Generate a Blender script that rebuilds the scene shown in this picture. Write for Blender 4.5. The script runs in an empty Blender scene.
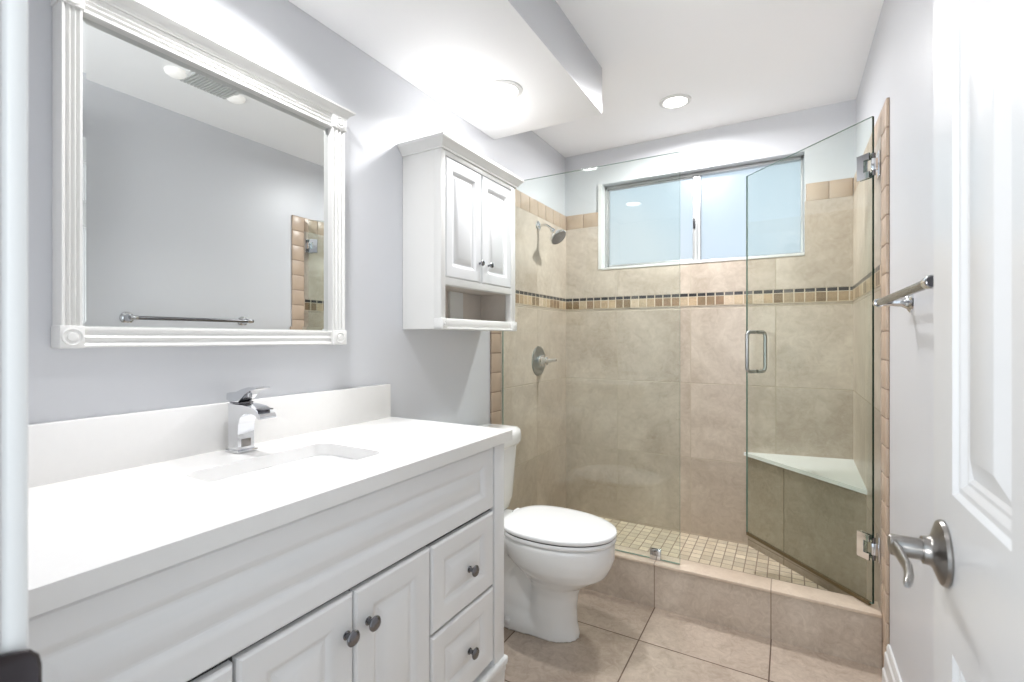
import bpy, bmesh, math, random
from mathutils import Vector, Matrix
random.seed(4)
R = math.radians
scn = bpy.context.scene
COL = scn.collection

# ------------------------------------------------------------ camera, world, lamps, exposure
cam_d = bpy.data.cameras.new('camera')
cam = bpy.data.objects.new('camera', cam_d); COL.objects.link(cam)
cam.location = (0, 0, 1.2331)
cam.rotation_euler = (R(90), 0, R(29.748))
cam_d.sensor_width = 36.0
cam_d.lens = 483.62 / 1024 * 36.0
cam_d.shift_y = -2.7 / 1024
cam_d.clip_start = 0.01
cam_d.dof.use_dof = True
cam_d.dof.focus_distance = 1.9
cam_d.dof.aperture_fstop = 6.3
scn.camera = cam

scn.view_settings.view_transform = 'Standard'
scn.view_settings.look = 'None'
scn.view_settings.gamma = 1.0
scn.view_settings.use_curve_mapping = False
scn.view_settings.exposure = 0.78
scn.cycles.use_denoising = True
scn.cycles.max_bounces = 14
scn.cycles.diffuse_bounces = 6
scn.cycles.glossy_bounces = 6
scn.cycles.transparent_max_bounces = 24
scn.cycles.sample_clamp_indirect = 6.0
scn.cycles.caustics_reflective = False

world = bpy.data.worlds.new('sky'); scn.world = world
world.use_nodes = True
wn, wl = world.node_tree.nodes, world.node_tree.links
for n in list(wn): wn.remove(n)
w_out = wn.new('ShaderNodeOutputWorld'); w_bg = wn.new('ShaderNodeBackground')
w_tc = wn.new('ShaderNodeTexCoord'); w_noise = wn.new('ShaderNodeTexNoise')
w_noise.inputs['Scale'].default_value = 3.2; w_noise.inputs['Detail'].default_value = 3.0
w_ramp = wn.new('ShaderNodeValToRGB')
w_ramp.color_ramp.elements[0].position = 0.40; w_ramp.color_ramp.elements[0].color = (0.68, 0.83, 0.96, 1)
w_ramp.color_ramp.elements[1].position = 0.66; w_ramp.color_ramp.elements[1].color = (0.92, 0.96, 1.0, 1)
wl.new(w_tc.outputs['Generated'], w_noise.inputs['Vector'])
wl.new(w_noise.outputs['Fac'], w_ramp.inputs['Fac'])
wl.new(w_ramp.outputs['Color'], w_bg.inputs['Color'])
w_bg.inputs['Strength'].default_value = 0.95
wl.new(w_bg.outputs[0], w_out.inputs[0])

L_WATT = dict(soffit=4.3, shower=12.5, fill=22.0)
def disk_lamp(name, x, y, z, watts, size=0.12, col=(0.985, 0.985, 1.0), spread=180):
    d = bpy.data.lights.new(name, 'AREA'); d.shape = 'DISK'; d.size = size
    d.energy = watts; d.color = col; d.spread = R(spread)
    o = bpy.data.objects.new(name, d); COL.objects.link(o); o.location = (x, y, z)
    return o
disk_lamp('soffit_lamp', -1.0, 1.68, 2.214, L_WATT['soffit'], spread=145)
disk_lamp('soffit_lamp', -1.0, 0.73, 2.214, L_WATT['soffit'], spread=145)
disk_lamp('shower_lamp', -0.50, 2.55, 2.418, L_WATT['shower'], spread=172)
fill = disk_lamp('fill_lamp', -0.40, -0.80, 1.30, L_WATT['fill'], 0.40)
fill.rotation_euler = (R(90 + 58), 0, 0)          # added unseen fill light, aimed up and in through the doorway

# ------------------------------------------------------------ dimensions (metres)
XL, XR, YB, YF, ZC = -1.294, 0.296, 2.981, 0.11, 2.44
FZ = 0.0745                                           # floor level (ceiling is 2.37 m above it)
TL, TR, TB = XL + 0.010, XR - 0.012, YB - 0.010      # tiled faces in the shower
CAP0, CAP1 = 1.952, 2.045                             # bullnose cap row
TRIM0, TRIM1 = 2.043, 2.132                           # bullnose edge column
ACC0, ACC1 = 1.421, 1.494                             # accent band
SHF = 0.088                                           # shower floor level
CY0, CY1, CZ = 2.112, 2.205, 0.266                    # curb
GY = 2.149                                             # glass line

# ------------------------------------------------------------ materials
def new_mat(name):
    m = bpy.data.materials.new(name); m.use_nodes = True
    nt = m.node_tree
    return m, nt, nt.nodes['Principled BSDF'], nt.nodes['Material Output']
def simple(name, col, rough=0.5, metal=0.0, coat=0.0, spec=0.5, bump=0.0, bscale=200, var=0.0):
    m, nt, p, o = new_mat(name)
    p.inputs['Base Color'].default_value = (*col, 1)
    p.inputs['Roughness'].default_value = rough
    p.inputs['Metallic'].default_value = metal
    p.inputs['Coat Weight'].default_value = coat
    p.inputs['Specular IOR Level'].default_value = spec
    if bump or var:
        tc = nt.nodes.new('ShaderNodeTexCoord'); nz = nt.nodes.new('ShaderNodeTexNoise')
        nz.inputs['Scale'].default_value = bscale; nz.inputs['Detail'].default_value = 3
        nt.links.new(tc.outputs['Object'], nz.inputs['Vector'])
        if bump:
            b = nt.nodes.new('ShaderNodeBump'); b.inputs['Strength'].default_value = bump
            b.inputs['Distance'].default_value = 0.001
            nt.links.new(nz.outputs['Fac'], b.inputs['Height']); nt.links.new(b.outputs[0], p.inputs['Normal'])
        if var:
            mx = nt.nodes.new('ShaderNodeMix'); mx.data_type = 'RGBA'
            mx.inputs[6].default_value = (*[c * (1 - var) for c in col], 1); mx.inputs[7].default_value = (*[min(1, c * (1 + var)) for c in col], 1)
            nt.links.new(nz.outputs['Fac'], mx.inputs[0]); nt.links.new(mx.outputs[2], p.inputs['Base Color'])
    return m

def tile_mat(name, axes, origin, size, grout, colA, colB, colG, rough=0.35, tilevar=0.06, nscale=2.2, veins=0.35, relief=0.6, palette=None):
    """Square tiles laid on a grid in two of the object axes, with veined stone colour and recessed grout."""
    m, nt, p, o = new_mat(name); N, Lk = nt.nodes, nt.links
    tc = N.new('ShaderNodeTexCoord'); sep = N.new('ShaderNodeSeparateXYZ'); Lk.new(tc.outputs['Object'], sep.inputs[0])
    def M(op, a, b=None, c=None):
        n = N.new('ShaderNodeMath'); n.operation = op
        for i, v in enumerate((a, b, c)):
            if v is None: continue
            if isinstance(v, (int, float)): n.inputs[i].default_value = v
            else: Lk.new(v, n.inputs[i])
        return n.outputs[0]
    cells, masks = [], []
    for k in range(2):
        u = M('DIVIDE', M('SUBTRACT', sep.outputs[axes[k]], origin[k]), size[k])
        cells.append(M('FLOOR', u))
        f = M('FRACT', u)
        e = M('MULTIPLY', M('MINIMUM', f, M('SUBTRACT', 1.0, f)), size[k])     # distance to the joint
        sm = N.new('ShaderNodeMapRange'); sm.interpolation_type = 'SMOOTHSTEP'
        sm.inputs['From Min'].default_value = grout * 0.35; sm.inputs['From Max'].default_value = grout * 0.75
        Lk.new(e, sm.inputs['Value']); masks.append(sm.outputs[0])
    mask = M('MINIMUM', masks[0], masks[1])
    cmb = N.new('ShaderNodeCombineXYZ'); Lk.new(cells[0], cmb.inputs[0]); Lk.new(cells[1], cmb.inputs[1])
    wnz = N.new('ShaderNodeTexWhiteNoise'); wnz.noise_dimensions = '3D'; Lk.new(cmb.outputs[0], wnz.inputs['Vector'])
    # veined stone, shifted from tile to tile
    sc = N.new('ShaderNodeVectorMath'); sc.operation = 'SCALE'; sc.inputs['Scale'].default_value = 3.0; Lk.new(wnz.outputs['Color'], sc.inputs[0])
    ad = N.new('ShaderNodeVectorMath'); ad.operation = 'ADD'; Lk.new(tc.outputs['Object'], ad.inputs[0]); Lk.new(sc.outputs[0], ad.inputs[1])
    n1 = N.new('ShaderNodeTexNoise'); n1.inputs['Scale'].default_value = nscale; n1.inputs['Detail'].default_value = 6; n1.inputs['Roughness'].default_value = 0.62
    n1.inputs['Distortion'].default_value = 0.9; Lk.new(ad.outputs[0], n1.inputs['Vector'])
    n2 = N.new('ShaderNodeTexNoise'); n2.inputs['Scale'].default_value = nscale * 9; n2.inputs['Detail'].default_value = 5; n2.inputs['Roughness'].default_value = 0.7
    n2.inputs['Distortion'].default_value = 1.5; Lk.new(ad.outputs[0], n2.inputs['Vector'])
    fac = M('ADD', M('MULTIPLY', n1.outputs['Fac'], 1.0 - veins), M('MULTIPLY', n2.outputs['Fac'], veins))
    mr = N.new('ShaderNodeMapRange'); mr.inputs['From Min'].default_value = 0.38; mr.inputs['From Max'].default_value = 0.64; Lk.new(fac, mr.inputs['Value'])
    mx = N.new('ShaderNodeMix'); mx.data_type = 'RGBA'; Lk.new(mr.outputs[0], mx.inputs[0])
    mx.inputs[6].default_value = (*colA, 1); mx.inputs[7].default_value = (*colB, 1)
    base = mx.outputs[2]
    if palette:
        rp = N.new('ShaderNodeValToRGB'); rp.color_ramp.interpolation = 'CONSTANT'
        rp.color_ramp.elements[0].color = (*palette[0], 1); rp.color_ramp.elements[1].color = (*palette[-1], 1)
        rp.color_ramp.elements[1].position = (len(palette) - 1) / len(palette)
        for i, c in enumerate(palette[1:-1]):
            el = rp.color_ramp.elements.new((i + 1) / len(palette)); el.color = (*c, 1)
        Lk.new(wnz.outputs['Value'], rp.inputs['Fac'])
        mp = N.new('ShaderNodeMix'); mp.data_type = 'RGBA'; mp.blend_type = 'MULTIPLY'; mp.inputs[0].default_value = 1
        Lk.new(base, mp.inputs[6]); Lk.new(rp.outputs['Color'], mp.inputs[7]); base = mp.outputs[2]
    hv = N.new('ShaderNodeHueSaturation'); Lk.new(base, hv.inputs['Color'])
    Lk.new(M('ADD', 1.0 - tilevar, M('MULTIPLY', wnz.outputs['Value'], 2 * tilevar)), hv.inputs['Value'])
    gm = N.new('ShaderNodeMix'); gm.data_type = 'RGBA'; gm.inputs[6].default_value = (*colG, 1)
    Lk.new(mask, gm.inputs[0]); Lk.new(hv.outputs[0], gm.inputs[7]); Lk.new(gm.outputs[2], p.inputs['Base Color'])
    Lk.new(M('SUBTRACT', 0.8, M('MULTIPLY', mask, 0.8 - rough)), p.inputs['Roughness'])
    b = N.new('ShaderNodeBump'); b.inputs['Strength'].default_value = relief; b.inputs['Distance'].default_value = 0.002
    Lk.new(M('ADD', mask, M('MULTIPLY', n2.outputs['Fac'], 0.12)), b.inputs['Height']); Lk.new(b.outputs[0], p.inputs['Normal'])
    return m

def thin_glass(name, tint):
    m, nt, p, o = new_mat(name); N, Lk = nt.nodes, nt.links
    N.remove(p)
    lw = N.new('ShaderNodeLayerWeight'); lw.inputs['Blend'].default_value = 0.5
    pw = N.new('ShaderNodeMath'); pw.operation = 'POWER'; pw.inputs[1].default_value = 5; Lk.new(lw.outputs['Facing'], pw.inputs[0])
    ma = N.new('ShaderNodeMath'); ma.operation = 'MULTIPLY_ADD'; ma.inputs[1].default_value = 0.96; ma.inputs[2].default_value = 0.04; Lk.new(pw.outputs[0], ma.inputs[0])
    tr = N.new('ShaderNodeBsdfTransparent'); tr.inputs[0].default_value = (*tint, 1)
    gl = N.new('ShaderNodeBsdfGlossy'); gl.inputs['Roughness'].default_value = 0.0
    mx = N.new('ShaderNodeMixShader'); Lk.new(ma.outputs[0], mx.inputs[0]); Lk.new(tr.outputs[0], mx.inputs[1]); Lk.new(gl.outputs[0], mx.inputs[2])
    Lk.new(mx.outputs[0], o.inputs[0])
    return m
def emit(name, col, s):
    m, nt, p, o = new_mat(name)
    p.inputs['Base Color'].default_value = (*col, 1)
    p.inputs['Emission Color'].default_value = (*col, 1); p.inputs['Emission Strength'].default_value = s
    return m

STONE_A, STONE_B = (0.43, 0.355, 0.285), (0.64, 0.56, 0.475)
GROUT_L = (0.50, 0.43, 0.34)
M_paint = simple('lavender_grey_paint', (0.645, 0.655, 0.68), 0.38, bump=0.05, bscale=350)
M_ceil = simple('white_ceiling_paint', (0.93, 0.93, 0.935), 0.6, bump=0.04, bscale=300)
M_trimw = simple('white_trim_paint', (0.74, 0.74, 0.73), 0.32)
M_doorw = simple('white_door_paint', (0.63, 0.635, 0.635), 0.28, bump=0.04, bscale=120)
M_cab = simple('white_thermofoil', (0.79, 0.79, 0.79), 0.30)
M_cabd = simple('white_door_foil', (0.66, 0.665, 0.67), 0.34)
M_cabw = simple('warm_white_lacquer', (0.74, 0.735, 0.715), 0.32)
M_cabin = simple('cabinet_interior', (0.64, 0.58, 0.52), 0.6, var=0.05, bscale=30)
M_quartz = simple('white_quartz', (0.80, 0.79, 0.775), 0.16, var=0.015, bscale=60)
M_porc = simple('white_porcelain', (0.78, 0.78, 0.77), 0.08, coat=0.4)
M_seat = simple('white_seat_plastic', (0.80, 0.80, 0.80), 0.18)
M_chrome = simple('chrome', (0.72, 0.73, 0.75), 0.06, metal=1)
M_satin = simple('satin_nickel', (0.30, 0.285, 0.27), 0.28, metal=1)
M_pewter = simple('dark_pewter', (0.22, 0.22, 0.235), 0.22, metal=1)
M_steel = simple('brushed_steel', (0.40, 0.42, 0.42), 0.3, metal=1)
M_bronze = simple('dark_bronze', (0.035, 0.028, 0.03), 0.4, metal=0.6)
M_black = simple('black_plastic', (0.015, 0.015, 0.018), 0.4)
M_alu = simple('window_aluminium', (0.50, 0.50, 0.50), 0.35, metal=0.6)
M_mirror = simple('mirror_silver', (0.78, 0.80, 0.79), 0.0, metal=1)
M_glass = thin_glass('greenish_clear_glass', (0.945, 0.972, 0.952))
M_gedge = simple('green_glass_edge', (0.20, 0.33, 0.28), 0.10)
M_gdark = simple('dark_green_glass_edge', (0.012, 0.04, 0.03), 0.12)
M_sweep = simple('brown_vinyl', (0.11, 0.075, 0.03), 0.35)
M_marble = simple('white_marble', (0.82, 0.84, 0.82), 0.2, var=0.03, bscale=9)
M_gapshade = simple('gap_shade', (0.03, 0.03, 0.03), 0.7)  # near-black colour standing in for shade in gaps between parts
M_lens = emit('lit_lamp_lens', (1.0, 0.99, 0.97), 5.0)
M_fanlens = emit('lit_fan_lens', (1.0, 0.98, 0.95), 0.15)
M_grille = simple('grey_grille', (0.55, 0.56, 0.55), 0.5)
M_tile_back = tile_mat('stone_tile_back', (0, 2), (-0.933, 0.536), (0.437, 0.4355), 0.004, STONE_A, STONE_B, GROUT_L)
M_tile_side = tile_mat('stone_tile_side', (1, 2), (2.545, 0.536), (0.437, 0.4355), 0.004, STONE_A, STONE_B, GROUT_L)
M_tile_backU = tile_mat('stone_tile_back_upper', (0, 2), (-0.933, 1.494), (0.437, 0.4600), 0.004, STONE_A, STONE_B, GROUT_L)
M_tile_sideU = tile_mat('stone_tile_side_upper', (1, 2), (2.545, 1.494), (0.437, 0.4600), 0.004, STONE_A, STONE_B, GROUT_L)
M_floor = tile_mat('stone_tile_floor', (0, 1), (-0.499, 1.853), (0.4415, 0.4415), 0.004, (0.36, 0.285, 0.225), (0.58, 0.49, 0.405), (0.13, 0.085, 0.06), rough=0.3, nscale=3.0, veins=0.45)
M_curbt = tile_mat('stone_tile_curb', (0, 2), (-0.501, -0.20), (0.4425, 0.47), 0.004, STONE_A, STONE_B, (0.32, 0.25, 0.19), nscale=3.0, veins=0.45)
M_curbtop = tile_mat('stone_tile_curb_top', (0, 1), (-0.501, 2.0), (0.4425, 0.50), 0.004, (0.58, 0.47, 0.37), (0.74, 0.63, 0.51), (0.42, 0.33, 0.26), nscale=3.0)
M_mos = tile_mat('stone_mosaic_floor', (0, 1), (-0.501, 2.205), (0.0515, 0.0515), 0.0045, (0.60, 0.51, 0.38), (0.82, 0.73, 0.58), (0.36, 0.28, 0.21), tilevar=0.14, nscale=4)
M_bull = simple('terracotta_cream_bullnose', (0.50, 0.385, 0.29), 0.35, var=0.12, bscale=14)
M_groutm = simple('brown_grout', (0.33, 0.25, 0.19), 0.8)
def acc_mats(ax, o0, tag):
    d = tile_mat('dark_stone_mosaic_' + tag, (ax, 2), (o0, ACC1 - 0.020), (0.0485, 0.060), 0.005, (0.7, 0.7, 0.7), (1.3, 1.3, 1.3), (0.60, 0.52, 0.42),
                 rough=0.3, tilevar=0.2, nscale=20, palette=[(0.030, 0.026, 0.028), (0.055, 0.05, 0.05), (0.02, 0.018, 0.02), (0.10, 0.09, 0.085)])
    t = tile_mat('tan_stone_mosaic_' + tag, (ax, 2), (o0, ACC0 + 0.001), (0.0485, 0.060), 0.005, (0.75, 0.72, 0.7), (1.2, 1.15, 1.1), (0.66, 0.56, 0.44),
                 rough=0.4, tilevar=0.12, nscale=14, veins=0.5, palette=[(0.44, 0.33, 0.21), (0.58, 0.47, 0.33), (0.30, 0.20, 0.12), (0.50, 0.38, 0.25), (0.24, 0.17, 0.10), (0.60, 0.50, 0.38), (0.36, 0.29, 0.20)])
    return d, t
M_accb, M_accs = acc_mats(0, -1.284, 'back'), acc_mats(1, 2.132, 'side')

# pane: lightly frosted glass in front of the sky
M_pane, nt, p, o = new_mat('frosted_window_glass')
nt.nodes.remove(p)
tr = nt.nodes.new('ShaderNodeBsdfTransparent'); tr.inputs[0].default_value = (0.76, 0.77, 0.775, 1)
tl = nt.nodes.new('ShaderNodeBsdfTranslucent'); tl.inputs[0].default_value = (0.85, 0.88, 0.9, 1)
gl = nt.nodes.new('ShaderNodeBsdfGlossy'); gl.inputs['Roughness'].default_value = 0.4
m1 = nt.nodes.new('ShaderNodeMixShader'); m1.inputs[0].default_value = 0.2
m2 = nt.nodes.new('ShaderNodeMixShader'); m2.inputs[0].default_value = 0.04
nt.links.new(tr.outputs[0], m1.inputs[1]); nt.links.new(tl.outputs[0], m1.inputs[2])
nt.links.new(m1.outputs[0], m2.inputs[1]); nt.links.new(gl.outputs[0], m2.inputs[2]); nt.links.new(m2.outputs[0], o.inputs[0])

# ------------------------------------------------------------ mesh helpers
class MB:
    """Collects shapes in world coordinates and links them as ONE mesh object."""
    def __init__(s): s.bm = bmesh.new()
    def box(s, x0, x1, y0, y1, z0, z1, bevel=0.0, seg=2):
        r = bmesh.ops.create_cube(s.bm, size=1.0)
        vs = r['verts']
        for v in vs:
            v.co = Vector((x0 + (v.co.x + .5) * (x1 - x0), y0 + (v.co.y + .5) * (y1 - y0), z0 + (v.co.z + .5) * (z1 - z0)))
        if bevel:
            es = list({e for v in vs for e in v.link_edges})
            bmesh.ops.bevel(s.bm, geom=es, offset=bevel, segments=seg, profile=0.5, affect='EDGES')
        return s
    def loft(s, rings, cap0=True, cap1=True, closed=True):
        vr = [[s.bm.verts.new(p) for p in r] for r in rings]
        n = len(vr[0])
        for a, b in zip(vr, vr[1:]):
            for i in range(n if closed else n - 1):
                j = (i + 1) % n
                try: s.bm.faces.new((a[i], a[j], b[j], b[i]))
                except ValueError: pass
        if cap0: s.bm.faces.new(list(reversed(vr[0])))
        if cap1: s.bm.faces.new(vr[-1])
        return s
    def lathe(s, c, axis, prof, n=40):
        """prof: (distance along axis, radius)"""
        axis = Vector(axis).normalized(); c = Vector(c)
        u = axis.orthogonal().normalized(); w = axis.cross(u)
        rings = [[c + axis * a + (u * math.cos(t) + w * math.sin(t)) * max(r, 1e-5) for t in [2 * math.pi * k / n for k in range(n)]] for a, r in prof]
        return s.loft(rings)
    def tube(s, pts, r, n=14, round_ends=False):
        pts = [Vector(p) for p in pts]
        rad = r if isinstance(r, (list, tuple)) else [r] * len(pts)
        rings = []; u = None
        for i, p in enumerate(pts):
            t = ((pts[min(i + 1, len(pts) - 1)] - p).normalized() + (p - pts[max(i - 1, 0)]).normalized()).normalized()
            u = t.orthogonal().normalized() if u is None else (u - t * u.dot(t)).normalized()
            w = t.cross(u)
            rings.append([p + (u * math.cos(a) + w * math.sin(a)) * rad[i] for a in [2 * math.pi * k / n for k in range(n)]])
        return s.loft(rings)
    def prism(s, pts, vec):
        pts = [Vector(p) for p in pts]; vec = Vector(vec)
        return s.loft([pts, [p + vec for p in pts]])
    def rings(s, f, u0, u1, v0, v1, prof, back):
        """Concentric rectangle relief: prof = (inset, height); f maps (u, v, h) to the world; back = height of the rear face."""
        def rect(i, h):
            return [f(u0 + i, v0 + i, h), f(u1 - i, v0 + i, h), f(u1 - i, v1 - i, h), f(u0 + i, v1 - i, h)]
        return s.loft([rect(0, back)] + [rect(i, h) for i, h in prof])
    def build(s, name, mat, parent=None, smooth=35, mats=None, subsurf=0):
        bmesh.ops.recalc_face_normals(s.bm, faces=s.bm.faces)
        if parent is not None:
            rt = parent
            while rt.parent: rt = rt.parent
            off = rt.location
            bmesh.ops.translate(s.bm, verts=s.bm.verts, vec=-Vector(off))
        me = bpy.data.meshes.new(name); s.bm.to_mesh(me); s.bm.free()
        for m in (mats or [mat]): me.materials.append(m)
        if smooth:
            me.polygons.foreach_set('use_smooth', [True] * len(me.polygons))
            me.set_sharp_from_angle(angle=R(smooth))
        o = bpy.data.objects.new(name, me); COL.objects.link(o)
        if parent is not None: o.parent = parent
        if subsurf:
            md = o.modifiers.new('smooth', 'SUBSURF'); md.levels = md.render_levels = subsurf
        return o
def tag(o, label, cat, group=None, kind=None):
    o['label'] = label; o['category'] = cat
    if group: o['group'] = group
    if kind: o['kind'] = kind
    return o
def thing(name, label, cat, loc, group=None, kind=None):
    o = bpy.data.objects.new(name, None); COL.objects.link(o); o.location = loc
    o.empty_display_size = 0.05
    return tag(o, label, cat, group, kind)
def struct(o, label, cat): return tag(o, label, cat, None, 'structure')
def box(name, mat, b, parent=None, bevel=0.0, smooth=35):
    return MB().box(*b, bevel=bevel).build(name, mat, parent, smooth)

# ------------------------------------------------------------ room shell
WT = 0.12
fl = box('floor', M_floor, (XL - WT, XR + WT, -0.6, CY0 + 0.02, -0.10, FZ), smooth=0)
struct(fl, 'beige stone tile floor with dark grout lines', 'floor')
box('shower_floor', M_mos, (TL, TR, CY1 - 0.01, TB, -0.10, SHF), fl, smooth=0)['label'] = 'small square mosaic tiles inside the shower'

ce = box('ceiling', M_ceil, (XL - WT, XR + WT, YF, YB + WT, ZC, ZC + 0.10), smooth=0)
struct(ce, 'flat white ceiling over the shower and walkway', 'ceiling')
so = MB().box(XL, -0.723, YF, 2.08, 2.237, ZC + 0.01, bevel=0.004).build('soffit', M_ceil)
so.data.materials.append(M_paint)
for pl in so.data.polygons:
    if pl.normal.x > 0.7 or pl.normal.y > 0.7: pl.material_index = 1
struct(so, 'lowered white ceiling soffit over vanity and toilet', 'soffit')

wl_ = box('wall_left', M_paint, (XL - WT, XL, YF - WT, YB + WT, -0.1, ZC), smooth=0)
struct(wl_, 'pale lavender grey wall behind the vanity and toilet', 'wall')
wr_ = box('wall_right', M_paint, (XR, XR + WT, YF - WT, YB + WT, -0.1, ZC), smooth=0)
struct(wr_, 'pale lavender grey wall behind the white door', 'wall')
WX0, WX1, WZ0, WZ1 = -1.037, 0.074, 1.675, 2.220
m = MB()
m.box(XL, WX0, YB, YB + WT, -0.1, ZC); m.box(WX1, XR, YB, YB + WT, -0.1, ZC)
m.box(WX0, WX1, YB, YB + WT, -0.1, WZ0); m.box(WX0, WX1, YB, YB + WT, WZ1, ZC)
wb_ = m.build('wall_back', M_paint, None, 0)
struct(wb_, 'shower back wall with tile below and paint above', 'wall')
OX0, OX1, OZ = -0.470, 0.196, 2.125
m = MB()
m.box(XL, OX0, YF - WT, YF, -0.1, ZC); m.box(OX1, XR, YF - WT, YF, -0.1, ZC); m.box(OX0, OX1, YF - WT, YF, OZ, ZC)
struct(m.build('wall_front', M_paint, None, 0), 'wall with the doorway the room is seen from', 'wall')

# tile cladding, cap rows, edge columns, accent bands
def bull_row(name, parent, fixed_axis, face, out, a0, a1, step, lo, hi, vertical=False):
    """A run of bullnose pieces with rounded edges on a grout bed, one mesh."""
    m = MB(); n = max(1, round((a1 - a0) / step)); st = (a1 - a0) / n; g = 0.0018
    t = 0.011
    for k in range(n):
        p, q = a0 + k * st + g, a0 + (k + 1) * st - g
        f0, f1 = (face, face + out * t) if out > 0 else (face - t, face)
        if fixed_axis == 'x': b = (f0, f1, lo, hi, p, q) if vertical else (f0, f1, p, q, lo, hi)
        else: b = (p, q, f0, f1, lo, hi)
        m.box(*b, bevel=0.004, seg=2)
    f0, f1 = (face, face + out * (t - 0.003)) if out > 0 else (face - t + 0.003, face)
    if fixed_axis == 'x': b = (f0, f1, lo + .002, hi - .002, a0, a1) if vertical else (f0, f1, a0, a1, lo + .002, hi - .002)
    else: b = (a0, a1, f0, f1, lo + .002, hi - .002)
    o = m.build(name, M_bull, parent)
    gb = MB().box(*b).build('grout_bed', M_groutm, o, 0)
    return o
for (par, sgn, face) in ((wl_, 1, XL), (wr_, -1, XR)):
    tf = TL if sgn > 0 else TR
    a, b = (face, tf) if sgn > 0 else (tf, face)
    box('tile_cladding', M_tile_side, (a, b, TRIM1, YB, FZ, ACC0), par, smooth=0)
    box('tile_cladding', M_tile_sideU, (a, b, TRIM1, YB, ACC1, CAP0), par, smooth=0)
    a2, b2 = (face, tf + 0.003) if sgn > 0 else (tf - 0.003, face)
    box('dark_mosaic_strip', M_accs[0], (a2, b2, TRIM1, YB, ACC1 - 0.021, ACC1), par, smooth=0)
    box('tan_mosaic_strip', M_accs[1], (a2, b2, TRIM1, YB, ACC0, ACC1 - 0.021), par, smooth=0)
    bull_row('tile_cap_row', par, 'x', face, sgn, TRIM1, YB, 0.105, CAP0, CAP1)
    bull_row('tile_edge_column', par, 'x', face, sgn, FZ, CAP1, 0.0985, TRIM0, TRIM1, vertical=True)
m = MB(); m.box(XL, XR, TB, YB, FZ, ACC0); m.build('tile_cladding', M_tile_back, wb_, 0)
m = MB(); m.box(XL, WX0, TB, YB, ACC1, CAP0); m.box(WX1, XR, TB, YB, ACC1, CAP0); m.box(WX0, WX1, TB, YB, ACC1, WZ0)
m.build('tile_cladding', M_tile_backU, wb_, 0)
box('dark_mosaic_strip', M_accb[0], (XL, XR, TB - .003, YB, ACC1 - 0.021, ACC1), wb_, smooth=0)
box('tan_mosaic_strip', M_accb[1], (XL, XR, TB - .003, YB, ACC0, ACC1 - 0.021), wb_, smooth=0)
bull_row('tile_cap_row', wb_, 'y', YB, -1, TL, WX0 - 0.006, 0.105, CAP0, CAP1)
bull_row('tile_cap_row', wb_, 'y', YB, -1, WX1 + 0.006, TR, 0.105, CAP0, CAP1)

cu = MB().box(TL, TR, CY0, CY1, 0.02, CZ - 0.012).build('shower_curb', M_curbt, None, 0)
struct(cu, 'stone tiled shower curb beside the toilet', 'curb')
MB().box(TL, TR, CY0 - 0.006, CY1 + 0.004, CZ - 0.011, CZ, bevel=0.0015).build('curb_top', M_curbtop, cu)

# baseboard on the right wall: three stepped tiers
pr = [(0, FZ), (0, .205), (.006, .205), (.009, .196), (.010, .180), (.015, .174), (.016, .125), (.021, .118), (.022, FZ)]
bb = MB().prism([(XR - a, TRIM0 - 0.004, z) for a, z in pr], (0, YF - TRIM0 + 0.10, 0)).build('baseboard_right', M_trimw, None, 20)
struct(bb, 'white stepped baseboard along the right wall', 'baseboard')

# doorway: jambs, head, casings on the room side
jm = MB()
jm.box(OX0, OX0 + 0.015, YF - WT, YF, FZ, OZ); jm.box(OX1 - 0.013, OX1, YF - WT, YF, FZ, OZ); jm.box(OX0, OX1, YF - WT, YF, OZ - 0.015, OZ)
jm = jm.build('trim_1', M_trimw, None, 0); struct(jm, 'white door jamb at the left edge of the view', 'door jamb')
m = MB().box(-0.535, -0.4565, YF, YF + 0.0155, FZ, OZ + 0.06, bevel=0.004)
m.box(OX1 - 0.005, XR - 0.02, YF, YF + 0.0155, FZ, OZ + 0.06, bevel=0.004); m.box(-0.535, XR - 0.02, YF, YF + 0.0155, OZ - 0.008, OZ + 0.06, bevel=0.004)
m.build('casing', M_trimw, jm)
m = MB()   # strike plate with a rounded, rolled lip
lip = [(-0.4555, YF - 0.03), (-0.4515, YF - 0.03), (-0.4515, YF + 0.010), (-0.4485, YF + 0.0175), (-0.4515, YF + 0.020), (-0.4555, YF + 0.012)]
zs_ = [(.952, 1.0), (1.006, 1.0), (1.014, .97), (1.020, .88), (1.023, .72)]
rg = [[Vector((x, YF - 0.03 + (y - YF + 0.03) * k, z)) for x, y in lip] for z, k in [(.944, .72), (.947, .88)] + zs_]
m.loft(rg)
m.build('strike_plate', M_bronze, jm)['label'] = 'dark bronze strike plate'

# window
FY0, FY1 = YB + 0.058, YB + 0.10
wi = thing('window_1', 'horizontal sliding aluminium window with frosted panes above the shower', 'window', (0, 0, 0), kind='structure')
FX0, FX1, FZ0, FZ1 = WX0 + 0.002, WX1 - 0.002, WZ0 + 0.010, WZ1 - 0.003
MXA, MXB = -0.499, -0.453
m = MB()
m.box(FX0, FX1, FY0, FY1, FZ0, FZ0 + 0.012, bevel=.002); m.box(FX0, FX1, FY0, FY1, FZ1 - 0.016, FZ1, bevel=.002)
m.box(FX0, FX0 + 0.014, FY0, FY1, FZ0, FZ1, bevel=.002); m.box(FX1 - 0.014, FX1, FY0, FY1, FZ0, FZ1, bevel=.002)
m.box(MXB - 0.022, MXB, FY0 + 0.004, FY1, FZ0, FZ1, bevel=.002)
m.build('window_frame', M_alu, wi)
m = MB()
a0, a1, b0, b1 = FX0 + 0.014, MXB - 0.018, FZ0 + 0.012, FZ1 - 0.016
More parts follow.
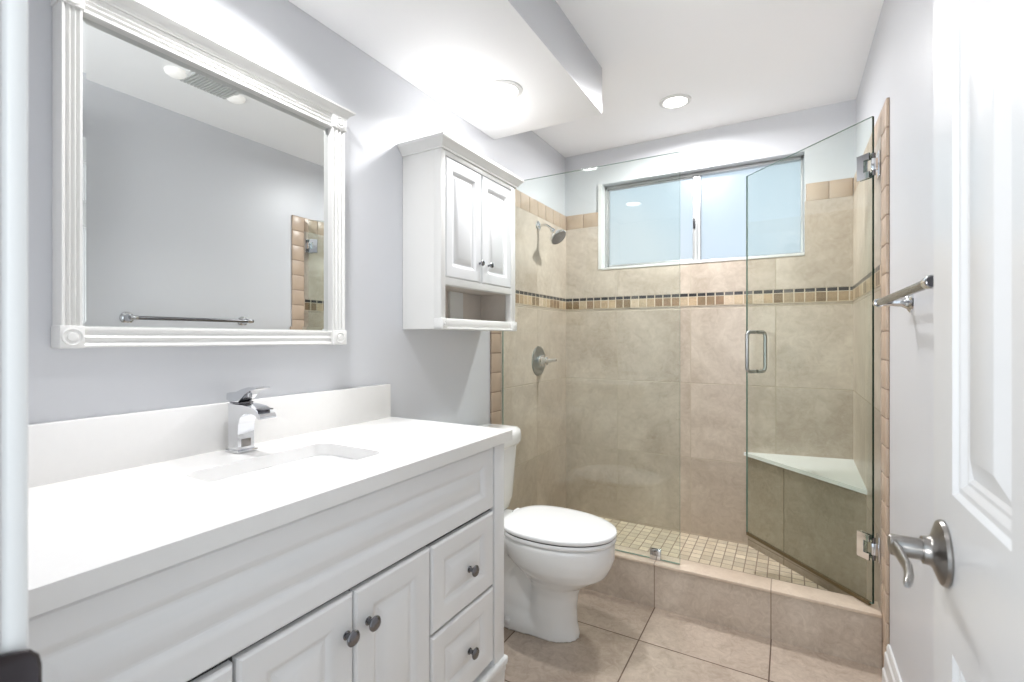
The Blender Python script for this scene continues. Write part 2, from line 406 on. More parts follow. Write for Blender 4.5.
m.box(a0, a1, FY0 + .006, FY0 + .022, b0, b0 + .010, bevel=.0015); m.box(a0, a1, FY0 + .006, FY0 + .022, b1 - .010, b1, bevel=.0015)
m.box(a0, a0 + .010, FY0 + .006, FY0 + .022, b0, b1, bevel=.0015); m.box(a1 - .024, a1, FY0 - .002, FY0 + .022, b0, b1, bevel=.0015)
sa = m.build('sash', M_alu, wi)
box('pane', M_pane, (a0 + .008, a1 - .010, FY0 + .012, FY0 + .016, b0 + .006, b1 - .006), sa, smooth=0)
box('latch', M_black, (a1 - .021, a1 - .009, FY0 - .012, FY0 - .001, 1.885, 1.945), sa, bevel=.003)['label'] = 'black window latch'
box('pane', M_pane, (MXB - .004, FX1 - .010, FY0 + .026, FY0 + .030, b0 - .004, b1 + .006), wi, smooth=0)
m = MB()
m.box(WX0 - .022, WX0 + .001, TB - .004, FY0 + .02, WZ0, WZ1 + .001); 
m.build('reveal_bead', M_trimw, wi)
box('sill', M_trimw, (WX0, WX1, TB - .004, FY0 + .02, WZ0 - .006, WZ0 + .008), wi, bevel=.002)

# open door against the right wall
DX, DE, DH, DT = 0.150, 0.7485, 0.118, 0.035
dz0, dz1 = FZ + 0.012, 2.100
do = thing('door_1', 'white six panel door standing open along the right wall', 'door', (DX + DT / 2, DH, 0), kind='structure')
ycols = [(DE - 0.075 - 0.157, DE - 0.075), (DH + 0.115, DH + 0.115 + 0.157)]
zrows = [(0.32, 0.90), (1.068, 1.72), (1.81, 2.00)]
m = MB()
ys = sorted({DH, DE, *[v for c in ycols for v in c]}); zs = sorted({dz0, dz1, *[v for c in zrows for v in c]})
m.box(DX + 0.012, DX + DT - 0.001, DH, DE, dz0, dz1)
for i in range(len(ys) - 1):
    for j in range(len(zs) - 1):
        if (ys[i], ys[i + 1]) in [(min(c), max(c)) for c in ycols] and (zs[j], zs[j + 1]) in zrows: continue
        m.box(DX, DX + 0.0125, ys[i], ys[i + 1], zs[j], zs[j + 1])
m.build('door_leaf', M_doorw, do, 0)
for c in ycols:
    for z in zrows:
        m = MB().rings(lambda u, v, h: Vector((DX - h, u, v)), c[0], c[1], z[0], z[1],
                       [(0, 0.0), (.004, -.0045), (.010, -.0045), (.016, -.0085), (.020, -.0085), (.024, -.011), (.046, -.003), (.049, -.002)], -0.0124)
        m.build('door_panel', M_doorw, do, 25)
LY, LZ = 0.700, 0.996
lv = MB().lathe((DX, LY, LZ), (-1, 0, 0), [(0, .035), (.002, .0355), (.005, .034), (.008, .026), (.011, .018), (.014, .0155), (.020, .0148)]).build('lever_handle', M_satin, do)
lv['label'] = 'satin nickel lever handle'
MB().lathe((DX - .020, LY, LZ), (-1, 0, 0), [(0, .0115), (.027, .0115), (.029, .0105)]).build('neck', M_satin, lv)
rg = []
for t, dx, hz, hw in [(.013, .0, .006, .003), (.010, 0, .008, .004), (0, 0, .0085, .0045), (-.03, .002, .0075, .004), (-.06, .003, .0065, .004), (-.085, .000, .006, .004), (-.102, -.004, .005, .0035), (-.108, -.006, .0025, .002)]:
    cx = DX - .0455 + dx
    rg.append([Vector((cx + a * hw, LY + t, LZ + b * hz)) for a, b in [(math.cos(k), math.sin(k)) for k in [2 * math.pi * i / 16 for i in range(16)]]])
MB().loft(rg).build('lever', M_satin, lv, 50)

# ------------------------------------------------------------ vanity
VX = -0.772; VT = 0.017; VB = VX - VT
VY0, VY1 = 0.115, 1.303
va = thing('vanity_cabinet', 'white raised panel bathroom vanity cabinet with pewter knobs below the sink', 'cabinet', (-1.03, 0.70, FZ))
m = MB()
m.box(XL + .002, VB - .002, VY0, VY1 - .014, 0.235, 0.9115)
cb = m.build('carcass', M_cab, va, 0)
m = MB().box(XL + .004, VB - .001, VY1 - .016, VY1, 0.12, 0.911, bevel=.002)      # right side panel
m.build('side_panel', M_cab, va)
m = MB()
m.box(VB - .02, VX - .001, 1.2475, VY1 + .001, 0.12, 0.9115, bevel=.003)            # right corner post running down as a leg
m.build('corner_post', M_cab, va)
m = MB(); m.box(VB - .02, VX - .001, VY0, VY0 + .042, 0.12, 0.9115, bevel=.003); m.build('corner_post', M_cab, va)
for y0, y1 in ((1.243, VY1 + .003), (VY0, VY0 + .045)):
    MB().loft([[Vector((x, y, z)) for x, y in ((VX + .001 - i, y1 - i), (VX + .001 - i, y0 + i), (VB - .045 + i, y0 + i), (VB - .045 + i, y1 - i))] for z, i in ((FZ, .008), (.13, .003), (.20, .0))]).build('leg', M_cab, va)
m = MB().box(XL + .004, VX + .010, VY0, VY1 + .010, 0.214, 0.240, bevel=.007, seg=3)
m.box(XL + .004, VX + .004, VY0, VY1 + .005, 0.195, 0.216, bevel=.003)
m.build('base_molding', M_cab, va)
fV = lambda u, v, h: Vector((VX + h, u, v))
def rp(frame): return [(0, -.006), (.002, -.0025), (.006, 0), (frame - .010, 0), (frame - .006, -.001), (frame + .004, -.008), (frame + .007, -.0095), (frame + .010, -.0095), (frame + .013, -.0085), (frame + .030, -.002), (frame + .034, -.001)]
def front(name, y0, y1, z0, z1, frame, parent=va):
    return MB().rings(fV, y0, y1, z0, z1, rp(frame), -VT).build(name, M_cab, parent, 22)
def knob(y, z, parent, x=VX, r=.0155, mat=None):
    k = MB().lathe((x - .001, y, z), (1, 0, 0), [(0, .009), (.002, .009), (.004, .006), (.012, .0058), (.015, .008), (.0175, .0135), (.0195, r), (.022, r), (.0245, r * .85), (.026, r * .5), (.0265, 0)], 28)
    k = k.build('knob', mat or M_pewter, parent, 40); k['label'] = 'dark pewter knob'; return k
front('false_front', 0.163, 1.2405, 0.722, 0.907, 0.052)
for (y0, y1, ky) in ((0.459, 0.6985, 0.680), (0.7035, 0.9435, 0.738)):
    d = front('door', y0, y1, 0.262, 0.713, 0.056); knob(ky, 0.635, d)
for (y0, y1) in ((0.950, 1.2405), (0.163, 0.453)):
    for (z0, z1) in ((0.490, 0.711), (0.262, 0.482)):
        d = front('drawer', y0, y1, z0, z1, 0.054); knob((y0 + y1) / 2 + 0.018, (z0 + z1) / 2 - 0.012, d)
m = MB().box(VB - .004, VB - .0005, 0.16, 1.245, 0.245, 0.9115); m.build('face_frame', M_gapshade, va, 0)['label'] = 'face frame painted dark as shade behind the doors'  # sheet with the shade between the fronts put into its colour

# countertop with the sink cut-out
CT0, CT1 = 0.912, 0.944
CX0, CX1, KY0, KY1 = XL + .001, -0.756, YF + .002, 1.328
ct = thing('countertop', 'white quartz countertop with backsplash on the vanity', 'countertop', (-1.02, 0.72, CT1))
SX0, SX1, SY0, SY1, SR = -1.122, -0.888, 0.541, 0.907, 0.035
def rrect(x0, x1, y0, y1, r, n=8):
    out = []
    for cx, cy, a in ((x1 - r, y1 - r, 0), (x0 + r, y1 - r, 90), (x0 + r, y0 + r, 180), (x1 - r, y0 + r, 270)):
        for k in range(n + 1):
            t = R(a + 90 * k / n); out.append((cx + r * math.cos(t), cy + r * math.sin(t)))
    return out
def slab_with_hole(mb, outer, inner, z0, z1):
    bm = mb.bm
    loops = {}
    for z in (z0, z1):
        es = []
        for key, lp in (('o', outer), ('i', inner)):
            vs = [bm.verts.new((x, y, z)) for x, y in lp]
            loops[(key, z)] = vs
            es += [bm.edges.new((vs[k], vs[(k + 1) % len(vs)])) for k in range(len(vs))]
        bmesh.ops.triangle_fill(bm, edges=es, use_beauty=True, use_dissolve=False)
    for key in 'oi':
        a, b = loops[(key, z0)], loops[(key, z1)]
        for k in range(len(a)):
            j = (k + 1) % len(a); bm.faces.new((a[k], a[j], b[j], b[k]))
m = MB(); slab_with_hole(m, rrect(CX0, CX1, KY0, KY1, .003, 2), rrect(SX0, SX1, SY0, SY1, SR), CT0, CT1)
m.build('slab', M_quartz, ct, 30)
MB().box(XL + .001, XL + .021, KY0, KY1 - .001, CT1 - .0005, 1.0645, bevel=.002).build('backsplash', M_quartz, ct)

# undermount basin
sk = thing('sink', 'white rectangular undermount basin set into the countertop', 'sink', (-1.0, 0.7225, CT0 - .13))
rs = []
for z, g, r in ((CT0 - .001, .030, .05), (CT0 - .001, .004, .038), (CT0 - .02, .003, .04), (CT0 - .09, -.010, .05), (CT0 - .115, -.024, .06), (CT0 - .125, -.050, .06), (CT0 - .130, -.10, .01)):
    rs.append([Vector((x, y, z)) for x, y in rrect(SX0 - g, SX1 + g, SY0 - g, SY1 + g, r)])
MB().loft(rs, cap0=False, cap1=True).build('basin', M_porc, sk, 60)
MB().lathe((-1.0, 0.7225, CT0 - .130), (0, 0, 1), [(0, .030), (.002, .030), (.003, .024), (.001, .02), (.001, 0)]).build('drain', M_chrome, sk)

# waterfall faucet
FXc, FYc = -1.220, 0.734
fa = thing('faucet', 'chrome single lever waterfall faucet standing behind the sink', 'faucet', (FXc, FYc, CT1 + .001))
MB().box(FXc - .029, FXc + .029, FYc - .027, FYc + .027, CT1 + .0003, CT1 + .007, bevel=.002).build('base_plate', M_chrome, fa)
# side profile of body and arched spout (x forward, z up)
h = 0.122
prof = [(-.022, .006), (.020, .006), (.020, .020), (.019, .045), (.021, .070), (.028, .088), (.042, .099), (.062, .104), (.088, .101), (.104, .092), (.112, .0925), (.110, .100), (.096, .112), (.072, .119), (.040, h), (-.022, h)]
hw = 0.0215
m = MB().prism([(FXc + a, FYc - hw, CT1 + b) for a, b in prof], (0, 2 * hw, 0))
bmesh.ops.bevel(m.bm, geom=[e for e in m.bm.edges if e.is_boundary or e.calc_face_angle(0) > .5], offset=.0016, segments=2, affect='EDGES')
m.build('body', M_chrome, fa, 40)
MB().box(FXc + .062, FXc + .108, FYc - .016, FYc + .016, CT1 + .1135, CT1 + .1155, bevel=.0005).build('spout_slot', M_pewter, fa)
MB().box(FXc + .0192, FXc + .0215, FYc - .012, FYc + .012, CT1 + .014, CT1 + .034, bevel=.0008).build('body_inset', M_satin, fa)
hd = MB().box(FXc - .021, FXc + .021, FYc - .019, FYc + .019, CT1 + h + .001, CT1 + h + .005, bevel=.001).build('collar', M_pewter, fa)
prof = [(-.036, .010), (-.020, .005), (.016, .006), (.026, .014), (.042, .026), (.064, .037), (.090, .043), (.090, .0455), (.060, .046), (.032, .040), (.008, .032), (-.020, .029), (-.034, .026)]
m = MB().prism([(FXc + a, FYc - .0185, CT1 + h + b) for a, b in prof], (0, .037, 0))
bmesh.ops.bevel(m.bm, geom=[e for e in m.bm.edges if e.calc_face_angle(0) > .6], offset=.0012, segments=2, affect='EDGES')
m.build('lever', M_chrome, fa, 40)

# ------------------------------------------------------------ mirror with pilasters and cornice
MY0, MY1, MZ0, MZ1 = 0.388, 1.096, 1.214, 1.942
MI0, MI1, MIZ0, MIZ1 = 0.423, 1.046, 1.256, 1.901
mi = thing('wall_mirror', 'large rectangular mirror in white fluted frame with cornice above the vanity', 'mirror', (XL, 0.7305, MZ0))
MXF = XL + .044      # frame face
m = MB().rings(lambda u, v, hh: Vector((XL + .022 + hh, u, v)), MI0 - .006, MI1 + .006, MIZ0 - .006, MIZ1 + .006, [(0, -.0015), (.003, -.0013), (.018, 0)], -.018)
m.build('mirror_glass', M_mirror, mi, 0)
def flute(w, n=3, depth=.005, mar=.005):
    """Cross-section across a fluted moulding: (position, height)."""
    pts = [(0, -.003), (.0015, 0), (mar, 0)]
    fw = (w - 2 * mar) / n
    for k in range(n):
        for t in (.15, .3, .5, .7, .85):
            pts.append((mar + fw * (k + t), -depth * math.sin(math.pi * t) if True else 0))
        pts.append((mar + fw * (k + 1), 0))
    pts += [(w - .0015, 0), (w, -.003)]
    return pts
def pilaster(y0, y1, z0, z1, name):
    pts = flute(y1 - y0)
    poly = [(XL + .001, y0, z0)] + [(MXF + hh, y0 + a, z0) for a, hh in pts] + [(XL + .001, y1, z0)]
    return MB().prism(poly, (0, 0, z1 - z0)).build(name, M_cabw, mi, 28)
pilaster(MY0, MI0, MIZ0, MIZ1 + .004, 'fluted_stile'); pilaster(MI1, MY1, MIZ0, MIZ1 + .004, 'fluted_stile')
def rail(z0, z1, name, n=2):
    pts = flute(z1 - z0, n)
    poly = [(XL + .001, MI0, z0)] + [(MXF - .002 + hh, MI0, z0 + a) for a, hh in pts] + [(XL + .001, MI0, z1)]
    return MB().prism(poly, (0, MI1 - MI0, 0)).build(name, M_cabw, mi, 28)
rail(MZ0, MIZ0, 'bottom_rail', 2); rail(MIZ1, MZ1 + .002, 'top_rail', 3)
for ya, yb in ((MY0 - .003, MI0 + .002), (MI1 - .002, MY1 + .003)):
    for za, zb in ((MZ0 - .001, MIZ0 + .003), (MIZ1 + .002, MZ1 + .002)):
        b = MB().box(XL + .001, MXF + .004, ya, yb, za, zb, bevel=.002).build('corner_block', M_cabw, mi)
        MB().lathe((MXF + .003, (ya + yb) / 2, (za + zb) / 2), (1, 0, 0), [(0, .0185), (.003, .0175), (.0035, .0155), (.0015, .013), (.0015, .010), (.004, .008), (.0045, 0)], 28).build('rosette', M_cabw, b)
def cornice(y0, y1, xw, xf, z0, steps, name, mat, parent):
    """Crown moulding returned round both ends: steps = (z, overhang)."""
    rgs = [[Vector((xw, y0 - o, z)), Vector((xf + o, y0 - o, z)), Vector((xf + o, y1 + o, z)), Vector((xw, y1 + o, z))] for z, o in steps]
    return MB().loft(rgs).build(name, mat, parent, 25)
cornice(MY0, MY1, XL + .001, MXF, MZ1, [(MZ1, .000), (MZ1 + .001, .003), (MZ1 + .004, .004), (MZ1 + .006, .007), (MZ1 + .011, .010), (MZ1 + .017, .017), (MZ1 + .020, .021), (MZ1 + .021, .0235), (MZ1 + .026, .024), (MZ1 + .027, .023)], 'cornice', M_cabw, mi)

# ------------------------------------------------------------ wall cabinet over the toilet
AX, AY0, AY1, AZ0, AZ1 = -1.106, 1.411, 1.966, 1.268, 1.938
wc = thing('wall_cabinet', 'white two door cabinet with open niche hung above the toilet', 'cabinet', (XL, 1.676, AZ0))
BX = AX - .020
m = MB()
m.box(XL + .001, BX, AY0, AY0 + .016, AZ0, AZ1, bevel=.0015); m.box(XL + .001, BX, AY1 - .016, AY1, AZ0, AZ1, bevel=.0015)
m.box(XL + .001, BX - .001, AY0 + .0155, AY1 - .0155, AZ0 + .002, AZ0 + .018); m.box(XL + .001, BX - .001, AY0 + .0155, AY1 - .0155, AZ1 - .018, AZ1 - .001)
m.build('carcass', M_cabw, wc)
m = MB(); m.box(XL + .002, XL + .008, AY0 + .016, AY1 - .016, AZ0 + .018, AZ1 - .018); m.box(XL + .008, BX, AY0 + .016, AY1 - .016, 1.437, 1.452)
m.box(XL + .008, BX - .005, AY0 + .0162, AY0 + .020, AZ0 + .018, 1.437); m.box(XL + .008, BX - .005, AY1 - .020, AY1 - .0162, AZ0 + .018, 1.437)
m.build('interior', M_cabin, wc, 0)['label'] = 'grey beige niche interior'
box('back_cleat', M_cabw, (XL + .008, XL + .020, 1.69, 1.785, AZ0 + .018, 1.437), wc)
NY0, NY1 = AY0 + .027, AY1 - .038
m = MB()
m.box(BX - .012, AX + .0005, AY0 - .001, NY0, AZ0 + .036, AZ1, bevel=.003); m.box(BX - .012, AX + .0005, NY1, AY1 + .001, AZ0 + .036, AZ1, bevel=.003)
m.box(BX - .012, AX + .001, NY0 - .002, NY1 + .002, AZ0 + .004, AZ0 + .040, bevel=.004); m.box(BX - .012, AX - .001, NY0 - .002, NY1 + .002, 1.434, 1.462, bevel=.002)
m.box(BX - .012, AX + .001, NY0 - .002, NY1 + .002, 1.914, AZ1, bevel=.002)
m.box(BX - .012, AX + .006, AY0 - .002, AY1 + .002, AZ0 - .001, AZ0 + .006, bevel=.002)
m.build('face_frame', M_cabw, wc)
for ya, yb in ((AY0 - .002, NY0 + .001), (NY1 - .001, AY1 + .002)):
    b = MB().box(BX - .012, AX + .008, ya, yb, AZ0 - .002, AZ0 + .040, bevel=.002).build('corner_block', M_cabw, wc)
    MB().lathe((AX + .007, (ya + yb) / 2, AZ0 + .019), (1, 0, 0), [(0, .012), (.002, .0115), (.0025, .009), (.001, .0075), (.001, .005), (.003, .0035), (.003, 0)], 24).build('rosette', M_cabw, b)
fA = lambda u, v, hh: Vector((AX + .003 + hh, u, v))
for y0, y1, ky in ((1.4355, 1.6765, 1.660), (1.6815, 1.9245, 1.729)):
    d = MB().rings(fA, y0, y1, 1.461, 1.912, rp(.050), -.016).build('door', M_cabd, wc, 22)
    kn = MB().lathe((AX + .002, ky, 1.541), (1, 0, 0), [(0, .006), (.003, .0045), (.010, .0045), (.013, .009), (.018, .012), (.022, .010), (.024, 0)], 20).build('knob', M_pewter, d)
    kn['label'] = 'dark pewter knob'
cornice(AY0, AY1, XL + .001, AX + .003, AZ1, [(AZ1 - .006, .000), (AZ1 - .005, .005), (AZ1 + .001, .006), (AZ1 + .004, .010), (AZ1 + .012, .015), (AZ1 + .022, .024), (AZ1 + .026, .028), (AZ1 + .034, .029), (AZ1 + .036, .028)], 'cornice', M_cabw, wc)

# ------------------------------------------------------------ toilet
TY = 1.750
to = thing('toilet', 'white two piece toilet with closed lid between vanity and shower', 'toilet', (XL, TY, FZ))
def egg(xc, af, ab, w, z, n=48, pb=2.0, pf=2.0):
    out = []
    for k in range(n):
        t = 2 * math.pi * k / n; c, s_ = math.cos(t), math.sin(t)
        p_ = pf if c > 0 else pb
        x = (af if c > 0 else ab) * math.copysign(abs(c) ** (2 / p_), c)
        y = w * math.copysign(abs(s_) ** (2 / p_), s_)
        out.append(Vector((XL + xc + x, TY + y, FZ + z)))
    return out
m = MB()
m.loft([egg(*a) for a in ((.470, .124, .13, .082, 0.0), (.470, .122, .13, .080, .015), (.475, .108, .11, .076, .05), (.482, .098, .10, .074, .11), (.490, .096, .10, .076, .165), (.50, .102, .11, .086, .20),
     (.515, .135, .15, .110, .230), (.515, .185, .19, .140, .262), (.502, .216, .21, .160, .296), (.495, .234, .22, .168, .330), (.489, .241, .23, .171, .362), (.489, .241, .23, .170, .380), (.489, .237, .23, .167, .390))])
m.loft([egg(*a) for a in ((.33, .20, .20, .090, 0.0), (.33, .20, .20, .088, .03), (.33, .19, .19, .076, .05), (.33, .17, .18, .056, .075), (.33, .16, .18, .046, .13), (.34, .17, .18, .044, .20), (.36, .17, .18, .050, .27), (.38, .17, .2, .08, .32))])
m.loft([egg(*a) for a in ((.27, .10, .16, .050, .05), (.25, .11, .15, .052, .12), (.22, .12, .14, .060, .20), (.22, .16, .15, .085, .27), (.23, .20, .19, .120, .32), (.23, .20, .19, .135, .345), (.23, .20, .19, .135, .39))])
m.loft([egg(*a) for a in ((.17, .12, .13, .14, .35, 48, 4, 4), (.17, .12, .14, .155, .365, 48, 4, 4), (.17, .12, .14, .155, .385, 48, 4, 4))])
bo = m.build('bowl', M_porc, to, 180)
md = bo.modifiers.new('join', 'REMESH'); md.mode = 'VOXEL'; md.voxel_size = .006; md.use_smooth_shade = True
md = bo.modifiers.new('soften', 'SMOOTH'); md.factor = .5; md.iterations = 10
for sy in (-1, 1):
    MB().lathe((XL + .32, TY + sy * .082, FZ + .028), (0, sy * .35, 1), [(0, .014), (.012, .013), (.018, .009), (.020, 0)], 20).build('bolt_cap', M_seat, to)
def slab_egg(args, z0, z1, r, name, mat, hole=None, dome=0.0):
    xc, af, ab, w, pb = args
    rgs = [egg(xc, af - i, ab - i, w - i, z, pb=pb) for z, i in ((z0, r * .7), (z0 + r * .3, r * .2), (z0 + r, 0), (z1 - r, 0), (z1 - r * .3, r * .25), (z1, r * .9))]
    if dome:
        rgs += [egg(xc, af - .03, ab - .03, w - .03, z1 + dome * .5, pb=pb), egg(xc, af - .10, ab - .10, w - .10, z1 + dome, pb=pb)]
    return MB().loft(rgs).build(name, mat, to, 60)
slab_egg((.487, .248, .198, .170, 2.7), .392, .409, .006, 'seat', M_seat)
slab_egg((.487, .243, .188, .166, 2.8), .408, .4135, .001, 'seat_gap_shade', M_gapshade)  # dark slab painted as the shade between seat and lid
slab_egg((.487, .250, .203, .172, 2.7), .413, .430, .006, 'lid', M_seat, dome=.003)
for sy in (-1, 1):
    MB().lathe((XL + .272, TY + sy * .075 - .02, FZ + .408), (0, 1, 0), [(0, .012), (.04, .012)], 18).build('hinge', M_seat, to)
def tank_ring(x0, x1, w, z, p=5):
    return [Vector((XL + (x0 + x1) / 2 + (x1 - x0) / 2 * math.copysign(abs(math.cos(t)) ** (2 / p), math.cos(t)), TY + w * math.copysign(abs(math.sin(t)) ** (2 / p), math.sin(t)), FZ + z)) for t in [2 * math.pi * k / 64 for k in range(64)]]
MB().loft([tank_ring(*a) for a in ((.05, .16, .12, .374), (.030, .182, .165, .378), (.022, .200, .188, .398), (.020, .210, .198, .44), (.018, .217, .205, .54), (.018, .223, .213, .64), (.018, .226, .216, .680))]).build('tank', M_porc, to, 60)
MB().loft([tank_ring(*a) for a in ((.018, .228, .220, .678), (.014, .237, .229, .682), (.012, .241, .233, .692), (.012, .241, .233, .726), (.014, .237, .229, .742), (.022, .226, .219, .751), (.05, .189, .184, .755))]).build('tank_lid', M_porc, to, 60)
MB().lathe((XL + .205, TY - .14, FZ + .62), (1, 0, 0), [(0, .014), (.01, .014), (.014, .010), (.02, .010)], 20).build('flush_lever', M_chrome, to)

# ------------------------------------------------------------ shower glass
def glass_box(name, A, B, z0, z1, t, parent, hinge=False):
    """Upright sheet of glass from plan point A to B; faces clear, edges dark green."""
    A, B = Vector((*A, 0)), Vector((*B, 0)); n = Vector((-(B - A).y, (B - A).x, 0)).normalized() * t / 2
    m = MB(); m.prism([A - n + Vector((0, 0, z0)), B - n + Vector((0, 0, z0)), B + n + Vector((0, 0, z0)), A + n + Vector((0, 0, z0))], (0, 0, z1 - z0))
    o = m.build(name, None, parent, 0, mats=[M_glass, M_gedge, M_gdark])
    nn = n.normalized()
    for pl in o.data.polygons:
        if abs(pl.normal.dot(nn)) < .9: pl.material_index = 2 if (hinge and pl.normal.dot(B - A) < -.1) else 1
    return o
GZ = 2.030
gp = thing('shower_glass_panel', 'fixed clear glass shower panel standing on the curb beside toilet', 'glass panel', (-0.85, GY, CZ))
glass_box('glass', (TL + .002, GY), (-.402, GY), CZ + .003, GZ, .009, gp)
for cx, cz in ((-.505, CZ), ):
    c = MB()
    for s_ in (-1, 1): c.box(cx - .023, cx + .023, GY + s_ * .0065 - .0018, GY + s_ * .0065 + .0018, cz + .002, cz + .046, bevel=.001)
    c.box(cx - .023, cx + .023, GY - .008, GY + .008, cz, cz + .003)
    c.build('clip', M_chrome, gp)['label'] = 'chrome glass clip on the curb'
c = MB()
for s_ in (-1, 1): c.box(TL, TL + .046, GY + s_ * .0065 - .0018, GY + s_ * .0065 + .0018, 1.70, 1.746, bevel=.001)
c.build('clip', M_chrome, gp)['label'] = 'chrome glass clip on the wall'

HA, HB = Vector((.264, GY, 0)), Vector((-.177, 2.640, 0))
gd = thing('shower_glass_door', 'clear glass shower door swung inward on chrome wall hinges', 'shower door', (HA.x, HA.y, CZ))
du = (HB - HA).normalized(); dn = Vector((-.744, -.668, 0)).normalized(); dn = (dn - du * dn.dot(du)).normalized()
glass_box('glass', HA.xy, HB.xy, CZ + .014, GZ, .009, gd, True)
def gpt(r_, n_, z): 
    q = HA + du * r_ + dn * n_; return Vector((q.x, q.y, z))
def gbox(mb, r0, r1, n0, n1, z0, z1, bevel=.0015):
    k = MB(); k.box(0, 1, 0, 1, 0, 1)
    rings_ = [[gpt(r0, n0, z), gpt(r1, n0, z), gpt(r1, n1, z), gpt(r0, n1, z)] for z in (z0, z1)]
    mb.loft(rings_)
m = MB(); gbox(m, .012, .658, -.0055, .0055, CZ + .003, CZ + .016)
m.build('bottom_sweep', M_sweep, gd, 0)['label'] = 'brown vinyl sweep along the bottom edge'
for hz in (1.857, 0.478):
    m = MB()
    for n0, n1 in ((.005, .010), (-.010, -.005)):      # clamp plates with a cut-out, on both faces
        gbox(m, .030, .056, n0, n1, hz - .045, hz + .045)
        gbox(m, .008, .030, n0, n1, hz + .022, hz + .045); gbox(m, .008, .030, n0, n1, hz - .045, hz - .022)
    hg = m.build('hinge', M_chrome, gd, 0); hg['label'] = 'chrome hinge clamped on the glass'
    m = MB().box(TR - .006, TR - .0005, GY - .012, GY + .044, hz - .045, hz + .045, bevel=.0015)
    m.box(.258, TR - .004, GY - .008, GY + .008, hz - .021, hz + .021, bevel=.002)
    m.build('wall_plate', M_chrome, hg)
    m = MB().tube([(.266, GY, hz - .040), (.266, GY, hz + .040)], .0055); m.build('pivot', M_pewter, hg)
# back to back pull handles
for s_ in (1, -1):
    pts = []; off, z0, z1, rr = .050, 1.074, 1.263, .018
    rc = .596
    pts.append(gpt(rc, s_ * .005, z0))
    for k in range(7):
        t = R(15 * k); pts.append(gpt(rc, s_ * (off - rr + rr * math.sin(t)), z0 + rr - rr * math.cos(t)))
    for k in range(7):
        t = R(15 * k); pts.append(gpt(rc, s_ * (off - rr + rr * math.cos(t)), z1 - rr + rr * math.sin(t)))
    pts.append(gpt(rc, s_ * .005, z1))
    hh = MB().tube(pts, .0085, 14).build('pull_handle', M_steel, gd, 60); hh['label'] = 'brushed metal pull handle'

# corner bench
be = thing('shower_bench', 'triangular tiled corner bench with pale stone seat in the shower', 'bench', (.29, 2.97, SHF))
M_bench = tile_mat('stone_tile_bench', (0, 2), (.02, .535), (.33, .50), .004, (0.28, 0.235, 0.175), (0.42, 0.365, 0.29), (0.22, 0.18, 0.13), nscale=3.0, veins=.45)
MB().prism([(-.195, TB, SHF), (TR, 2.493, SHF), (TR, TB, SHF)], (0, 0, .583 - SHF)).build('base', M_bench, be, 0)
m = MB(); lo = [Vector((-.215, TB, .583)), Vector((TR, 2.473, .583)), Vector((TR, TB, .598))]; hi = [Vector((-.215, TB, .602)), Vector((TR, 2.473, .602)), Vector((TR, TB, .622))]
m.loft([lo, hi]); m.build('seat', M_marble, be, 0)['label'] = 'pale stone seat slab'

# shower head and valve on the left wall
HX, HY, HZ = TL, 2.556, 1.896
sh = thing('shower_sprayer', 'chrome shower head on a bent arm high on the left shower wall', 'shower head', (HX, HY, HZ))
MB().lathe((HX, HY, HZ), (1, 0, 0), [(0, .030), (.004, .029), (.010, .020), (.014, .012)], 32).build('flange', M_chrome, sh)
arm = [(HX + .005, HY, HZ), (HX + .04, HY, HZ + .002), (HX + .06, HY, HZ - .004), (HX + .078, HY, HZ - .018), (HX + .092, HY, HZ - .034)]
MB().tube(arm, .0075, 14).build('arm', M_chrome, sh, 60)
ax = Vector((.66, -.16, -.73)).normalized(); c0 = Vector(arm[-1])
MB().lathe(c0, ax, [(-.006, .010), (.002, .014), (.010, .014), (.014, .010), (.020, .013), (.045, .040), (.060, .050), (.068, .052), (.071, .049)], 36).build('spray_head', M_chrome, sh, 40)
MB().lathe(c0 + ax * .066, ax, [(.003, .048), (.006, .046), (.007, .024), (.009, .014), (.009, 0)], 36).build('spray_face', M_pewter, sh, 40)
sv = thing('shower_valve', 'round chrome shower valve with lever below the shower head', 'shower valve', (TL, 2.563, 1.099))
MB().lathe((TL, 2.563, 1.099), (1, 0, 0), [(0, .088), (.004, .087), (.008, .080), (.010, .066), (.009, .060), (.012, .050), (.014, .030)], 44).build('escutcheon', M_steel, sv, 40)
MB().lathe((TL + .012, 2.563, 1.099), (1, 0, 0), [(0, .036), (.014, .034), (.018, .027), (.042, .025), (.048, .019), (.052, 0)], 32).build('valve_body', M_chrome, sv, 40)
MB().tube([(TL + .040, 2.561, 1.099), (TL + .060, 2.553, 1.100), (TL + .085, 2.551, 1.103), (TL + .122, 2.550, 1.108)], [.016, .0135, .011, .0085], 16).build('lever', M_chrome, sv, 60)

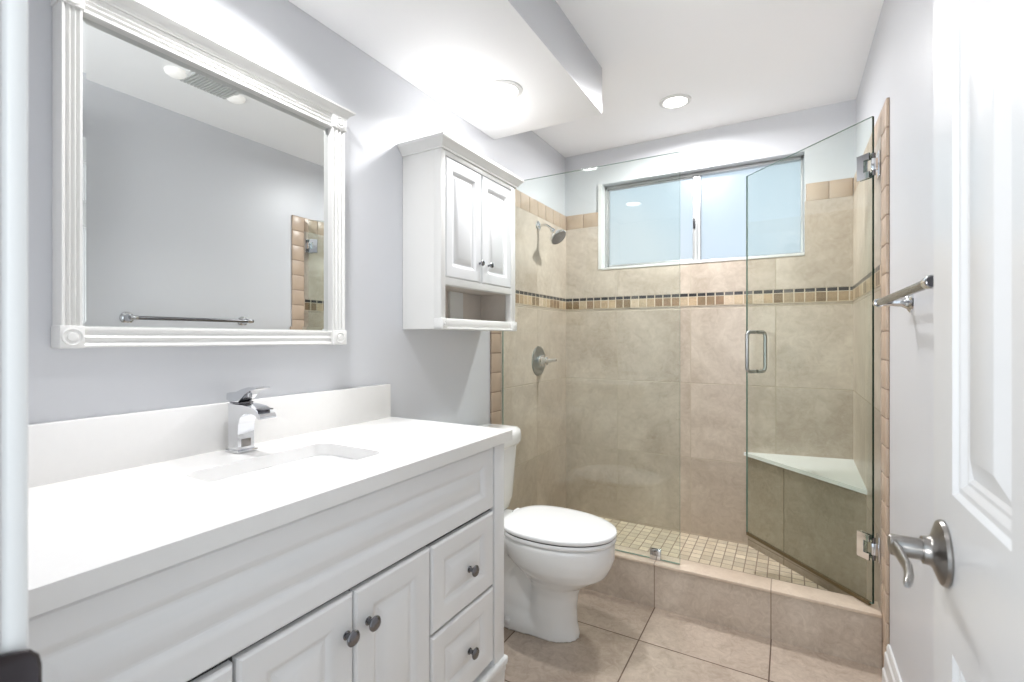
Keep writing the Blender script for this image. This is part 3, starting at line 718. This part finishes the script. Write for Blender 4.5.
# ------------------------------------------------------------ towel bar on the right wall
BXc, BZ = .223, 1.334
tb = thing('towel_bar', 'chrome towel bar on two cone posts on the right wall', 'towel bar', (XR, 1.42, BZ))
MB().tube([(BXc, 1.112, BZ), (BXc, 1.735, BZ)], .0095, 18).build('bar', M_pewter, tb, 60)
for y in (1.130, 1.714):
    po = MB().lathe((XR, y, BZ), (-1, 0, 0), [(0, .030), (.004, .0295), (.007, .025), (.010, .019), (.022, .0125), (.045, .0095), (.066, .0085)], 32).build('post', M_chrome, tb, 40)
    MB().lathe((BXc, y - .016, BZ), (0, 1, 0), [(0, .0115), (.003, .0125), (.029, .0125), (.032, .0115)], 24).build('end_sleeve', M_chrome, po, 40)

# ------------------------------------------------------------ ceiling fixtures
def downlight(x, y, z, label, group):
    d = thing('recessed_light', label, 'ceiling light', (x, y, z), group)
    MB().lathe((x, y, z), (0, 0, -1), [(0, .078), (.004, .077), (.007, .070), (.008, .060), (.004, .056), (.002, .054)], 48).build('trim_ring', M_trimw, d, 40)
    MB().lathe((x, y, z), (0, 0, -1), [(0.001, .055), (.005, .055), (.010, .045), (.012, .020), (.0125, 0)], 40).build('lens', M_lens, d, 60)
downlight(-1.0, 1.68, 2.237, 'round lit ceiling light in soffit near the wall cabinet', 'recessed ceiling lights')
downlight(-1.0, 0.73, 2.237, 'round lit ceiling light in soffit over the sink', 'recessed ceiling lights')
downlight(-0.50, 2.55, ZC, 'round lit ceiling light above the shower', 'recessed ceiling lights')
ef = thing('exhaust_fan', 'white ceiling fan unit with grey grille seen in the mirror', 'exhaust fan', (-.23, 1.28, ZC))
MB().box(-.37, -.09, 1.165, 1.40, ZC - .010, ZC, bevel=.004).build('housing', M_trimw, ef)
for y in (1.145, 1.415): MB().lathe((-.14, y, ZC - .001), (0, 0, -1), [(0, .046), (.010, .043), (.018, .032), (.021, 0)], 28).build('lamp_lens', M_fanlens, ef, 60)
m = MB()
for k in range(14): m.box(-.36, -.105, 1.178 + k * .0148, 1.187 + k * .0148, ZC - .018, ZC - .0098)
m.build('grille', M_grille, ef, 0)
